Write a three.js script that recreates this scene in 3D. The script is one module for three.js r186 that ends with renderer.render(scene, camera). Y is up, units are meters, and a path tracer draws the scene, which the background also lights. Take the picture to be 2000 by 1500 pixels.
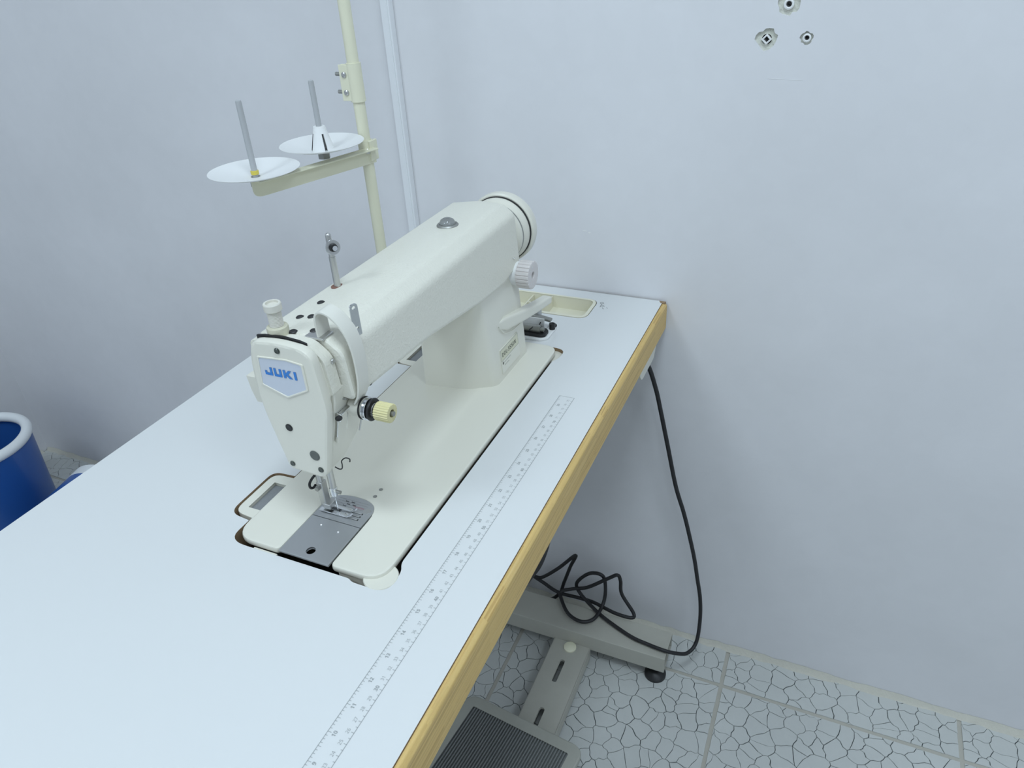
import * as THREE from 'three';
import { RoundedBoxGeometry } from 'three/addons/geometries/RoundedBoxGeometry.js';
import { mergeGeometries } from 'three/addons/utils/BufferGeometryUtils.js';
import { RectAreaLightUniformsLib } from 'three/addons/lights/RectAreaLightUniformsLib.js';

// ------------------------------------------------------------------ camera, light, exposure
const scene = new THREE.Scene();
scene.background = new THREE.Color(0x20242a);
const T = 0.76;                                   // height of the table top; x runs along the table to the wall, z towards the operator
const camera = new THREE.PerspectiveCamera(55.13, 4 / 3, 0.02, 20);
camera.position.set(-0.38805, T + 0.51536, 0.41893);
camera.up.set(0.49951, 0.84952, -0.16969);
camera.lookAt(-0.38805 + 0.76967, T + 0.51536 - 0.5251, 0.41893 - 0.36315);

const renderer = new THREE.WebGLRenderer();
renderer.toneMapping = THREE.LinearToneMapping;
renderer.toneMappingExposure = 0.875;
renderer.shadowMap.enabled = true;
RectAreaLightUniformsLib.init();

const ROOM = { x0: -2.3, x1: 0.6786, z0: -1.659, z1: 2.5, h: 2.7 };
const LIGHT = new THREE.Color().setRGB(0.755, 0.895, 1.0);
const PANELS = [[-0.35, 0.46, 0.6, 0.45, 22], [-1.2, -0.8, 0.6, 0.6, 16], [-0.75, 1.75, 0.6, 0.6, 12]];   // x, z, size x, size z, brightness

// ------------------------------------------------------------------ helpers
function rng(seed) { let s = seed >>> 0; return () => { s = (s + 0x6D2B79F5) >>> 0; let t = Math.imul(s ^ (s >>> 15), 1 | s); t = (t + Math.imul(t ^ (t >>> 7), 61 | t)) ^ t; return ((t ^ (t >>> 14)) >>> 0) / 4294967296; }; }
const taken = {};
function numbered(n) { taken[n] = (taken[n] ?? -1) + 1; return taken[n] ? `${n}_${String(taken[n]).padStart(3, '0')}` : n; }
function boxUV(g) {                               // uv in metres, by the main direction of each face
  if (g.index) g = g.toNonIndexed();
  const p = g.attributes.position, uv = new Float32Array(p.count * 2), a = new THREE.Vector3(), b = new THREE.Vector3(), c = new THREE.Vector3();
  for (let i = 0; i < p.count; i += 3) {
    a.fromBufferAttribute(p, i); b.fromBufferAttribute(p, i + 1).sub(a); c.fromBufferAttribute(p, i + 2).sub(a); b.cross(c);
    const ax = Math.abs(b.x), ay = Math.abs(b.y), az = Math.abs(b.z);
    for (let k = 0; k < 3; k++) {
      const x = p.getX(i + k), y = p.getY(i + k), z = p.getZ(i + k);
      const [u, v] = ay >= ax && ay >= az ? [x, z] : ax >= az ? [z, y] : [x, y];
      uv[(i + k) * 2] = u; uv[(i + k) * 2 + 1] = v;
    }
  }
  g.setAttribute('uv', new THREE.BufferAttribute(uv, 2));
  return g;
}
function plain(g) { g = g.index ? g.toNonIndexed() : g; for (const k of Object.keys(g.attributes)) if (!['position', 'normal', 'uv'].includes(k)) g.deleteAttribute(k); return g; }
function join(list) { return list.length === 1 ? list[0] : mergeGeometries(list.map((g) => { const q = plain(g); q.clearGroups(); if (!q.attributes.uv) boxUV(q); return q; })); }
function obj(name, geoms, mat, parent = scene) {
  const g = Array.isArray(geoms) ? join(geoms) : geoms;
  const m = new THREE.Mesh(g, mat);
  m.name = parent === scene ? numbered(name) : name;
  m.castShadow = m.receiveShadow = true;
  parent.add(m);
  return m;
}
function tag(o, label, category, group) { o.userData = { label, category }; if (group) o.userData.group = group; return o; }
function thing(name, label, category, pos = [0, 0, 0], group) {
  const o = new THREE.Group(); o.name = numbered(name); o.position.set(...pos); scene.add(o); return tag(o, label, category, group);
}
function struct(name, geoms, mat, parent = scene) { const o = obj(name, geoms, mat, parent); if (parent === scene) o.userData = { kind: 'structure' }; return o; }
const V = (x, y, z) => new THREE.Vector3(x, y, z);
function creased(g, angle) {                      // normals smoothed below an angle, weighted by area so that flat faces stay flat
  if (g.index) g = g.toNonIndexed();
  const p = g.attributes.position, n = p.count / 3, fn = new Float32Array(n * 3), ar = new Float32Array(n), map = new Map(), a = V(), b = V(), c = V(), cosA = Math.cos(angle), keys = [];
  for (let f = 0; f < n; f++) {
    a.fromBufferAttribute(p, f * 3); b.fromBufferAttribute(p, f * 3 + 1).sub(a); c.fromBufferAttribute(p, f * 3 + 2).sub(a); b.cross(c);
    const l = b.length(); ar[f] = l; if (l > 0) b.divideScalar(l); fn.set([b.x, b.y, b.z], f * 3);
    for (let k = 0; k < 3; k++) { const i = f * 3 + k, key = `${Math.round(p.getX(i) * 2e6)},${Math.round(p.getY(i) * 2e6)},${Math.round(p.getZ(i) * 2e6)}`; keys[i] = key; const l2 = map.get(key); l2 ? l2.push(f) : map.set(key, [f]); }
  }
  const out = new Float32Array(p.count * 3);
  for (let i = 0; i < p.count; i++) {
    const f = Math.floor(i / 3), x = fn[f * 3], y = fn[f * 3 + 1], z = fn[f * 3 + 2]; a.set(0, 0, 0);
    for (const q of map.get(keys[i])) { const u = fn[q * 3], v = fn[q * 3 + 1], w = fn[q * 3 + 2]; if (u * x + v * y + w * z >= cosA) a.add(b.set(u, v, w).multiplyScalar(ar[q])); }
    if (a.lengthSq() < 1e-30) a.set(x, y, z); a.normalize(); out.set([a.x, a.y, a.z], i * 3);
  }
  g.setAttribute('normal', new THREE.BufferAttribute(out, 3)); return g;
}
function rbox(x0, x1, y0, y1, z0, z1, r = 0.001) {
  const w = x1 - x0, h = y1 - y0, d = z1 - z0, g = new RoundedBoxGeometry(w, h, d, 2, Math.min(r, w / 2.01, h / 2.01, d / 2.01));
  g.translate((x0 + x1) / 2, (y0 + y1) / 2, (z0 + z1) / 2); return boxUV(g);
}
function box(x0, x1, y0, y1, z0, z1) { const g = new THREE.BoxGeometry(x1 - x0, y1 - y0, z1 - z0); g.translate((x0 + x1) / 2, (y0 + y1) / 2, (z0 + z1) / 2); return boxUV(g); }
function between(g, a, b) {                       // place a y-centred shape from a to b
  const d = b.clone().sub(a), l = d.length();
  g.applyQuaternion(new THREE.Quaternion().setFromUnitVectors(V(0, 1, 0), d.clone().divideScalar(l)));
  g.translate((a.x + b.x) / 2, (a.y + b.y) / 2, (a.z + b.z) / 2); return g;
}
function rod(a, b, r0, r1 = r0, seg = 20) { a = V(...a); b = V(...b); return between(new THREE.CylinderGeometry(r1, r0, a.distanceTo(b), seg), a, b); }
function lathe(profile, a, b, seg = 40) {         // profile [[radius, distance from a]] turned about the axis a -> b
  a = V(...a); b = V(...b);
  const g = creased(new THREE.LatheGeometry(profile.map(([r, t]) => new THREE.Vector2(Math.max(r, 1e-5), t)), seg), 0.6);
  g.applyQuaternion(new THREE.Quaternion().setFromUnitVectors(V(0, 1, 0), b.sub(a).normalize())); g.translate(a.x, a.y, a.z); return g;
}
function fillet(pts, r, seg = 4) {                // round the corners of a closed polygon; r is a number or one per corner
  const out = [], n = pts.length;
  for (let i = 0; i < n; i++) {
    const p = pts[i], a = pts[(i + n - 1) % n], b = pts[(i + 1) % n], rr = Array.isArray(r) ? r[i] : r;
    const la = Math.hypot(a[0] - p[0], a[1] - p[1]), lb = Math.hypot(b[0] - p[0], b[1] - p[1]);
    const ka = Math.min(rr / la, 0.48), kb = Math.min(rr / lb, 0.48);
    const s = [p[0] + (a[0] - p[0]) * ka, p[1] + (a[1] - p[1]) * ka], e = [p[0] + (b[0] - p[0]) * kb, p[1] + (b[1] - p[1]) * kb];
    for (let k = 0; k <= seg; k++) { const t = k / seg, u = 1 - t; out.push([u * u * s[0] + 2 * u * t * p[0] + t * t * e[0], u * u * s[1] + 2 * u * t * p[1] + t * t * e[1]]); }
  }
  return out;
}
function shapeOf(pts, holes = []) {
  const s = new THREE.Shape(pts.map(([x, y]) => new THREE.Vector2(x, y)));
  for (const h of holes) s.holes.push(new THREE.Path(h.map(([x, y]) => new THREE.Vector2(x, y))));
  return s;
}
function extrude(shape, t0, t1, bevel = 0, seg = 2) {
  const g = new THREE.ExtrudeGeometry(shape, { depth: t1 - t0 - 2 * bevel, bevelEnabled: bevel > 0, bevelThickness: bevel, bevelSize: bevel, bevelOffset: -bevel, bevelSegments: seg, curveSegments: 8, steps: 1 });
  g.translate(0, 0, t0 + bevel); return g;
}
const crease = (g, a = 0.5) => { const gr = g.groups.slice(); g = creased(g, a); gr.forEach((q) => g.addGroup(q.start, q.count, q.materialIndex)); return g; };
// profiles: X = outline in (z, y) swept along x; Y = outline in (x, z) swept along y; Z = outline in (x, y) swept along z
function profX(pts, x0, x1, bevel = 0, holes = []) { const f = (l) => l.map(([z, y]) => [-z, y]); const g = extrude(shapeOf(f(pts), holes.map(f)), x0, x1, bevel); g.rotateY(Math.PI / 2); return boxUV(crease(g)); }
function profY(pts, y0, y1, bevel = 0, holes = []) { const f = (l) => l.map(([x, z]) => [x, -z]); const g = extrude(shapeOf(f(pts), holes.map(f)), y0, y1, bevel); g.rotateX(-Math.PI / 2); const gr = g.groups.slice(); const q = boxUV(crease(g)); q.clearGroups(); gr.forEach((e) => q.addGroup(e.start, e.count, e.materialIndex)); return q; }
function profZ(pts, z0, z1, bevel = 0, holes = []) { return boxUV(crease(extrude(shapeOf(pts, holes), z0, z1, bevel))); }
function rect(a0, a1, b0, b1, r = 0, seg = 5) { const p = [[a0, b0], [a1, b0], [a1, b1], [a0, b1]]; return r ? fillet(p, r, seg) : p; }
function ring(cx, cy, r, n = 24) { return Array.from({ length: n }, (_, i) => [cx + r * Math.cos(i / n * 2 * Math.PI), cy + r * Math.sin(i / n * 2 * Math.PI)]); }
function loft(sections, ang = 0.55) {             // sections: lists of [x, y, z] of equal length, closed round and capped
  const n = sections[0].length, pos = [], idx = [];
  sections.forEach((s) => s.forEach((p) => pos.push(...p)));
  for (let s = 0; s < sections.length - 1; s++) for (let i = 0; i < n; i++) { const a = s * n + i, b = s * n + (i + 1) % n, c = a + n, d = b + n; idx.push(a, b, d, a, d, c); }
  for (const s of [0, sections.length - 1]) {
    const c = [0, 1, 2].map((k) => sections[s].reduce((t, p) => t + p[k], 0) / n), ci = pos.length / 3; pos.push(...c);
    for (let i = 0; i < n; i++) { const a = s * n + i, b = s * n + (i + 1) % n; s ? idx.push(ci, a, b) : idx.push(ci, b, a); }
  }
  let g = new THREE.BufferGeometry(); g.setAttribute('position', new THREE.Float32BufferAttribute(pos, 3)); g.setIndex(idx);
  g = g.toNonIndexed();                           // turn the faces outwards
  const p = g.attributes.position; let vol = 0; const a = V(), b = V(), c = V();
  for (let i = 0; i < p.count; i += 3) { a.fromBufferAttribute(p, i); b.fromBufferAttribute(p, i + 1); c.fromBufferAttribute(p, i + 2); vol += a.dot(b.cross(c)); }
  if (vol < 0) for (let i = 0; i < p.count; i += 3) for (let k = 0; k < 3; k++) { const t = p.getComponent(i + 1, k); p.setComponent(i + 1, k, p.getComponent(i + 2, k)); p.setComponent(i + 2, k, t); }
  g.computeVertexNormals();
  return boxUV(creased(g, ang));
}
function tube(pts, r, seg = 60, rad = 10, closed = false) { return new THREE.TubeGeometry(new THREE.CatmullRomCurve3(pts.map((p) => V(...p)), closed, 'catmullrom', 0.5), seg, r, rad, closed); }
function ball(x, y, z, r, seg = 14) { const g = new THREE.SphereGeometry(r, seg, seg); g.translate(x, y, z); return g; }
function strap(path, w0, w1, dx, thick) {         // a flat bent strip: path in (z, y), its width along x
  const n = path.length, secs = [];
  for (let i = 0; i < n; i++) {
    const a = path[Math.max(0, i - 1)], b = path[Math.min(n - 1, i + 1)], l = Math.hypot(b[0] - a[0], b[1] - a[1]), nz = -(b[1] - a[1]) / l, ny = (b[0] - a[0]) / l, t = i / (n - 1);
    const x = path[i][2] ?? dx, w = (w0 + (w1 - w0) * t) / 2, h = thick / 2, [z, y] = path[i];
    secs.push(fillet([[-w, -h], [w, -h], [w, h], [-w, h]], thick * 0.35, 2).map(([u, v]) => [x + u, y + ny * v, z + nz * v]));
  }
  return loft(secs, 0.7);
}
function smooth(pts, n) { return new THREE.CatmullRomCurve3(pts.map((p) => V(p[0], p[1], p[2] ?? 0)), false, 'catmullrom', 0.5).getPoints(n).map((p) => [p.x, p.y, p.z]); }

// ------------------------------------------------------------------ textures and materials
function noiseTex(size, seed, octaves, shape, lo = 0, hi = 255) {
  const R = rng(seed), data = new Uint8Array(size * size * 4), grids = octaves.map(([n]) => Float32Array.from({ length: n * n }, () => R()));
  for (let y = 0; y < size; y++) for (let x = 0; x < size; x++) {
    let v = 0, w = 0;
    octaves.forEach(([n, amp], k) => {
      const fx = x / size * n, fy = y / size * n, x0 = Math.floor(fx), y0 = Math.floor(fy), s = (t) => t * t * (3 - 2 * t), tx = s(fx - x0), ty = s(fy - y0), g = grids[k], at = (i, j) => g[(j % n) * n + (i % n)];
      v += amp * ((at(x0, y0) * (1 - tx) + at(x0 + 1, y0) * tx) * (1 - ty) + (at(x0, y0 + 1) * (1 - tx) + at(x0 + 1, y0 + 1) * tx) * ty); w += amp;
    });
    v = shape ? shape(v / w) : v / w;
    const q = Math.round(lo + (hi - lo) * Math.min(1, Math.max(0, v))), i = (y * size + x) * 4;
    data[i] = data[i + 1] = data[i + 2] = q; data[i + 3] = 255;
  }
  const t = new THREE.DataTexture(data, size, size); t.wrapS = t.wrapT = THREE.RepeatWrapping; t.magFilter = THREE.LinearFilter; t.minFilter = THREE.LinearMipmapLinearFilter; t.generateMipmaps = true; t.needsUpdate = true; return t;
}
function rep(t, metresU, metresV = metresU) { const c = t.clone(); c.repeat.set(1 / metresU, 1 / metresV); c.needsUpdate = true; return c; }
const grainTex = noiseTex(256, 11, [[32, 0.5], [64, 1], [128, 0.8]]);
const coarseTex = noiseTex(256, 12, [[4, 1], [8, 0.7], [16, 0.5], [64, 0.25]]);
const mottle = noiseTex(256, 13, [[4, 1], [8, 0.7], [16, 0.5], [64, 0.3]], null, 238, 255); mottle.colorSpace = THREE.SRGBColorSpace;
function canvasTex(w, h, draw) { const c = document.createElement('canvas'); c.width = w; c.height = h; draw(c.getContext('2d'), w, h); const t = new THREE.CanvasTexture(c); t.colorSpace = THREE.SRGBColorSpace; t.magFilter = THREE.LinearFilter; t.needsUpdate = true; return t; }
const rgb = (r, g, b) => new THREE.Color().setRGB(r, g, b);
const std = (c, roughness, o = {}) => new THREE.MeshStandardMaterial({ color: c, roughness, ...o });
const phys = (c, roughness, o = {}) => new THREE.MeshPhysicalMaterial({ color: c, roughness, ...o });
const woodTex = canvasTex(1024, 128, (g, w, h) => {
  const R = rng(5); g.fillStyle = '#dbba76'; g.fillRect(0, 0, w, h);
  for (let i = 0; i < 420; i++) { const y = R() * h, l = 60 + R() * 420, x = R() * w - 100; g.strokeStyle = `rgba(${R() < 0.5 ? '150,112,58' : '222,194,136'},${0.08 + R() * 0.2})`; g.lineWidth = 0.6 + R() * 2; g.beginPath(); g.moveTo(x, y); g.lineTo(x + l, y + (R() - 0.5) * 6); g.stroke(); }
  for (let i = 0; i < 26; i++) { g.strokeStyle = 'rgba(112,78,38,0.55)'; g.lineWidth = 0.8; const x = R() * w, y = R() * h; g.beginPath(); g.moveTo(x, y); g.lineTo(x + 8 + R() * 26, y + (R() - 0.5) * 3); g.stroke(); }
});
woodTex.wrapS = woodTex.wrapT = THREE.RepeatWrapping;
const M = {
  wall: std(rgb(0.835, 0.83, 0.85), 0.62, { map: rep(mottle, 1.3), bumpMap: rep(coarseTex, 0.35), bumpScale: 0.0006 }),
  ceiling: std(rgb(0.78, 0.79, 0.8), 0.9),
  trim: std(rgb(0.82, 0.83, 0.85), 0.4),
  mortar: std(rgb(0.66, 0.64, 0.56), 0.9, { map: rep(mottle, 0.2), bumpMap: rep(coarseTex, 0.06), bumpScale: 0.002 }),
  grout: std(rgb(0.52, 0.50, 0.44), 0.9, { map: rep(mottle, 0.3), bumpMap: rep(coarseTex, 0.05), bumpScale: 0.001 }),
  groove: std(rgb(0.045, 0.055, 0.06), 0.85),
  tile: std(rgb(0.61, 0.625, 0.605), 0.42, { map: rep(mottle, 0.5), bumpMap: rep(coarseTex, 0.08), bumpScale: 0.0008 }),
  laminate: std(rgb(0.725, 0.735, 0.73), 0.34),
  board: std(rgb(0.30, 0.205, 0.12), 0.85),
  wood: std(0xffffff, 0.5, { map: rep(woodTex, 0.6, 0.08), bumpMap: rep(grainTex, 0.05, 0.02), bumpScale: 0.0002 }),
  cream: phys(rgb(0.765, 0.745, 0.65), 0.36, { clearcoat: 0.25, clearcoatRoughness: 0.3, bumpMap: rep(grainTex, 0.09), bumpScale: 0.0004 }),
  creamSmooth: phys(rgb(0.765, 0.745, 0.65), 0.3, { clearcoat: 0.25, clearcoatRoughness: 0.25 }),
  guard: phys(rgb(0.75, 0.735, 0.66), 0.3, { clearcoat: 0.4, clearcoatRoughness: 0.2 }),
  ivory: std(rgb(0.80, 0.77, 0.60), 0.45, { bumpMap: rep(grainTex, 0.1), bumpScale: 0.0002 }),
  ivoryPale: std(rgb(0.70, 0.675, 0.60), 0.45),
  ivoryPaint: std(rgb(0.80, 0.78, 0.60), 0.42),
  tray: std(rgb(0.80, 0.77, 0.62), 0.4),
  whitePlastic: std(rgb(0.86, 0.86, 0.85), 0.4),
  pinkPlastic: std(rgb(0.72, 0.675, 0.655), 0.5),
  yellowPlastic: std(rgb(0.72, 0.66, 0.36), 0.45),
  yellowRing: std(rgb(0.72, 0.60, 0.10), 0.45),
  black: std(rgb(0.012, 0.012, 0.013), 0.45),
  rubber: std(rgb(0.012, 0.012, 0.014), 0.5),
  steel: std(rgb(0.55, 0.55, 0.54), 0.36, { metalness: 1 }),
  chrome: std(rgb(0.78, 0.79, 0.8), 0.12, { metalness: 1 }),
  plate: std(rgb(0.50, 0.51, 0.52), 0.42, { metalness: 0.85, bumpMap: rep(grainTex, 0.08, 0.004), bumpScale: 0.00005 }),
  dullSteel: std(rgb(0.36, 0.36, 0.34), 0.45, { metalness: 0.8 }),
  greyInsert: std(rgb(0.27, 0.28, 0.29), 0.6, { map: rep(mottle, 0.03), bumpMap: rep(grainTex, 0.03), bumpScale: 0.0004 }),
  greyPlastic: std(rgb(0.46, 0.47, 0.48), 0.35),
  window: std(rgb(0.05, 0.06, 0.05), 0.2),
  badge: std(rgb(0.62, 0.66, 0.74), 0.3, { metalness: 0.25 }),
  clear: phys(rgb(0.86, 0.88, 0.86), 0.08, { transmission: 1, thickness: 0.004, ior: 1.45 }),
  stand: std(rgb(0.50, 0.49, 0.43), 0.45, { map: rep(mottle, 0.25) }),
  pedal: std(rgb(0.42, 0.42, 0.37), 0.5, { map: rep(mottle, 0.2) }),
  mat: std(rgb(0.20, 0.21, 0.205), 0.55),
  blue: phys(rgb(0.02, 0.10, 0.36), 0.35, { clearcoat: 0.2 }),
  rimWhite: std(rgb(0.82, 0.84, 0.85), 0.4),
  plaster: std(rgb(0.70, 0.70, 0.62), 0.95, { bumpMap: rep(coarseTex, 0.02), bumpScale: 0.002 }),
};

// ------------------------------------------------------------------ room shell
const X1 = ROOM.x1;
const holeSpots = [[0.323, 1.1797, 0.0125, 31], [0.3014, 1.140, 0.0130, 32], [0.3495, 1.1417, 0.0075, 33]];   // z, y, radius of the broken plaster
const craters = holeSpots.map(([z, y, r, seed]) => { const R = rng(seed); return Array.from({ length: 18 }, (_, i) => { const a = i / 18 * 2 * Math.PI, q = r * (0.82 + 0.36 * R()); return [z + q * Math.cos(a), y + q * Math.sin(a)]; }); });
struct('wall_back', profX([[ROOM.z0 - 0.1, 0], [ROOM.z1 + 0.1, 0], [ROOM.z1 + 0.1, ROOM.h], [ROOM.z0 - 0.1, ROOM.h]], X1, X1 + 0.1, 0, craters), M.wall);
struct('wall_left', box(ROOM.x0 - 0.1, X1, 0, ROOM.h, ROOM.z0 - 0.1, ROOM.z0), M.wall);
struct('wall_right', box(ROOM.x0 - 0.1, X1, 0, ROOM.h, ROOM.z1, ROOM.z1 + 0.1), M.wall);
struct('wall_front', box(ROOM.x0 - 0.1, ROOM.x0, 0, ROOM.h, ROOM.z0, ROOM.z1), M.wall);
struct('ceiling', box(ROOM.x0 - 0.1, X1 + 0.1, ROOM.h, ROOM.h + 0.1, ROOM.z0 - 0.1, ROOM.z1 + 0.1), M.ceiling);
{ // pale scuffs where paint has flaked
  const w = scene.getObjectByName('wall_back'), R = rng(41);
  for (const [z, y, l, h] of [[0.0590, 0.8625, 0.007, 0.0016], [0.0670, 0.8605, 0.005, 0.0022], [0.3190, 1.0935, 0.020, 0.0006], [0.3440, 1.0925, 0.018, 0.0005]]) {
    const n = 10, p = Array.from({ length: n }, (_, i) => { const a = i / n * 2 * Math.PI, q = 0.7 + 0.5 * R(); return [z + Math.cos(a) * l / 2 * q, y + Math.sin(a) * h / 2 * q]; });
    obj('paint_scuff', profX(p, X1 - 0.0003, X1 + 0.0005), M.whitePlastic, w);
  }
}
{ // plastic cable duct up the wall
  const d = struct('trim_1', profY(fillet([[X1 - 0.012, -0.2596], [X1 - 0.0003, -0.2606], [X1 - 0.0003, -0.2440], [X1 - 0.012, -0.2448]], 0.0012, 2), 0.02, ROOM.h), M.trim);
  obj('duct_lid', profY(fillet([[X1 - 0.0132, -0.2592], [X1 - 0.0118, -0.2592], [X1 - 0.0118, -0.2478], [X1 - 0.0132, -0.2478]], 0.0005, 2), 0.02, ROOM.h), M.trim, d);
}
{ // rough mortar line where the wall meets the floor
  const R = rng(77), strip = (n, put) => loft(Array.from({ length: n + 1 }, (_, i) => { const w = 0.007 + R() * 0.006, h = 0.003 + R() * 0.005; return put(i / n, w, h); }), 0.9);
  struct('baseboard_back', strip(220, (t, w, h) => { const z = ROOM.z0 + 0.002 + t * (ROOM.z1 - ROOM.z0 - 0.004); return [[X1 - 0.0005, 0.001, z], [X1 - w, 0.001, z], [X1 - w * 0.55, h * 0.6, z], [X1 - 0.0005, h + 0.006, z]]; }), M.mortar);
  struct('baseboard_left', strip(70, (t, w, h) => { const x = ROOM.x0 + 0.002 + t * (X1 - ROOM.x0 - 0.02); return [[x, 0.001, ROOM.z0 + 0.0005], [x, 0.001, ROOM.z0 + w], [x, h * 0.6, ROOM.z0 + w * 0.55], [x, h + 0.006, ROOM.z0 + 0.0005]]; }), M.mortar);
}
// floor: grout bed, tiles, and the raised cobble-shaped relief of each tile
const P = 0.4135, GAP = 0.005, GX = 0.585, GZ = 0.371;
const floor = struct('floor', box(ROOM.x0, X1, -0.1, -0.0003, ROOM.z0, ROOM.z1), M.grout);
function relief(w, d, seed) {
  const R = rng(seed), s = P / 14.5, nx = Math.max(2, Math.round(w / s)), nz = Math.max(2, Math.round(d / s)), seeds = [];
  for (let i = -1; i <= nx; i++) for (let j = -1; j <= nz; j++) seeds.push([(i + 0.5 + (R() - 0.5) * 1.15) * w / nx, (j + 0.5 + (R() - 0.5) * 1.15) * d / nz]);
  const wob = (a, b, k) => { const h = Math.sin((a[0] + b[0]) * 9127.1 + (a[1] + b[1]) * 6311.7 + k * 37.3) * 43758.5453; return (h - Math.floor(h) - 0.5); };
  const pos = [], m = 0.0008;
  for (const c of seeds) {
    let poly = [[m, m], [w - m, m], [w - m, d - m], [m, d - m]];
    for (const o of seeds) {
      if (o === c) continue;
      const nxv = o[0] - c[0], nzv = o[1] - c[1]; if (nxv * nxv + nzv * nzv > 0.0081) continue;
      const mx = (o[0] + c[0]) / 2, mz = (o[1] + c[1]) / 2, out = [], f = (p) => (p[0] - mx) * nxv + (p[1] - mz) * nzv;
      for (let i = 0; i < poly.length; i++) { const a = poly[i], b = poly[(i + 1) % poly.length], fa = f(a), fb = f(b); if (fa <= 0) out.push(a); if (fa * fb < 0) { const t = fa / (fa - fb); out.push([a[0] + (b[0] - a[0]) * t, a[1] + (b[1] - a[1]) * t]); } }
      poly = out; if (poly.length < 3) break;
    }
    if (poly.length < 3) continue;
    const line = [];
    poly.forEach((a, i) => {
      const b = poly[(i + 1) % poly.length], dx = b[0] - a[0], dz = b[1] - a[1], l = Math.hypot(dx, dz); line.push(a);
      if (l > 0.007) for (const t of l > 0.016 ? [0.3, 0.68] : [0.5]) {
        const q = [a[0] + dx * t, a[1] + dz * t], edge = q[0] < 2 * m || q[1] < 2 * m || q[0] > w - 2 * m || q[1] > d - 2 * m;
        const key = Math.round(q[0] * 4000), key2 = Math.round(q[1] * 4000), sgn = (dx + dz * 0.37) > 0 ? 1 : -1, o = edge ? 0 : sgn * 0.26 * Math.min(l, 0.022) * wob(a, b, Math.round(t < 0.5 === sgn > 0 ? 1 : 2) * 0 + key * 0 + key2 * 0 + (t === 0.5 ? 0 : (t < 0.5) === (sgn > 0) ? 1 : 2));
        line.push([q[0] - dz / l * o, q[1] + dx / l * o]);
      }
    });
    const ci = [poly.reduce((t, q) => t + q[0], 0) / poly.length, poly.reduce((t, q) => t + q[1], 0) / poly.length];
    const g = 0.0005 + R() * 0.0006, inset = line.map((p) => { const l = Math.hypot(ci[0] - p[0], ci[1] - p[1]) || 1; return [p[0] + (ci[0] - p[0]) / l * Math.min(g, l * 0.4), p[1] + (ci[1] - p[1]) / l * Math.min(g, l * 0.4)]; });
    const low = line.map((p, i) => [p[0] * 0.35 + inset[i][0] * 0.65, p[1] * 0.35 + inset[i][1] * 0.65]), h = 0.0012 + R() * 0.0003, n = inset.length;
    for (let i = 0; i < n; i++) {
      const a = inset[i], b = inset[(i + 1) % n], la = low[i], lb = low[(i + 1) % n];
      pos.push(ci[0], h, ci[1], b[0], h, b[1], a[0], h, a[1]);
      pos.push(a[0], h, a[1], b[0], h, b[1], lb[0], 0, lb[1], a[0], h, a[1], lb[0], 0, lb[1], la[0], 0, la[1]);
    }
  }
  let g = new THREE.BufferGeometry(); g.setAttribute('position', new THREE.Float32BufferAttribute(pos, 3)); g.translate(-w / 2, 0, -d / 2); g.computeVertexNormals(); return boxUV(g);
}
{
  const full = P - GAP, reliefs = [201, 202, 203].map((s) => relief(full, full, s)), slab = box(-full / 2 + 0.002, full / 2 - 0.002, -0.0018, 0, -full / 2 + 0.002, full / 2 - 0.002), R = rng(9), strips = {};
  for (let i = -1; i < 7; i++) for (let j = -5; j < 6; j++) {
    const x0 = GX - (i + 1) * P + GAP / 2, x1 = Math.min(x0 + full, X1 - 0.001), z0 = Math.max(GZ + j * P + GAP / 2, ROOM.z0 + 0.001), z1 = Math.min(GZ + (j + 1) * P - GAP / 2, ROOM.z1 - 0.001), xa = Math.max(x0, ROOM.x0 + 0.001);
    if (x1 - xa < 0.03 || z1 - z0 < 0.03) continue;
    const whole = x1 - xa > full - 1e-4 && z1 - z0 > full - 1e-4, w = x1 - xa, d = z1 - z0, key = `${w.toFixed(3)},${d.toFixed(3)}`;
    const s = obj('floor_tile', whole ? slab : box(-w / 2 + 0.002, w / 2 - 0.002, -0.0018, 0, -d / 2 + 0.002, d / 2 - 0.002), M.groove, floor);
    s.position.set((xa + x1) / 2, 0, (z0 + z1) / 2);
    const g = whole ? reliefs[Math.floor(R() * 3)] : (strips[key] ??= relief(w, d, 300 + Object.keys(strips).length));
    const r = obj('tile_relief', g, M.tile, s); r.userData = { kind: 'stuff' };
    if (whole) r.rotation.y = Math.floor(R() * 4) * Math.PI / 2;
  }
}

// panels outside the frame: one read off the shadows, two added as fill light
PANELS.forEach(([x, z, w, d, power], i) => {
  const t = thing('main_or_fill_panel', ['flat ceiling light panel above the sewing table', 'added fill light panel behind the camera, nearer the corner with the bucket', 'added fill light panel behind the camera, over the open side of the room'][i], 'ceiling light', [x, ROOM.h, z]);
  obj('frame', profY(rect(-w / 2 - 0.012, w / 2 + 0.012, -d / 2 - 0.012, d / 2 + 0.012), -0.014, 0, 0, [rect(-w / 2, w / 2, -d / 2, d / 2)]), M.whitePlastic, t);
  obj('diffuser', box(-w / 2, w / 2, -0.010, -0.002, -d / 2, d / 2), std(0xffffff, 0.6, { emissive: LIGHT, emissiveIntensity: 1.2 }), t);
  const l = new THREE.RectAreaLight(LIGHT, power, w, d); l.position.set(0, -0.016, 0); l.name = 'panel_light'; t.add(l);
  l.rotation.x = -Math.PI / 2; l.castShadow = true;
});

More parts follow.
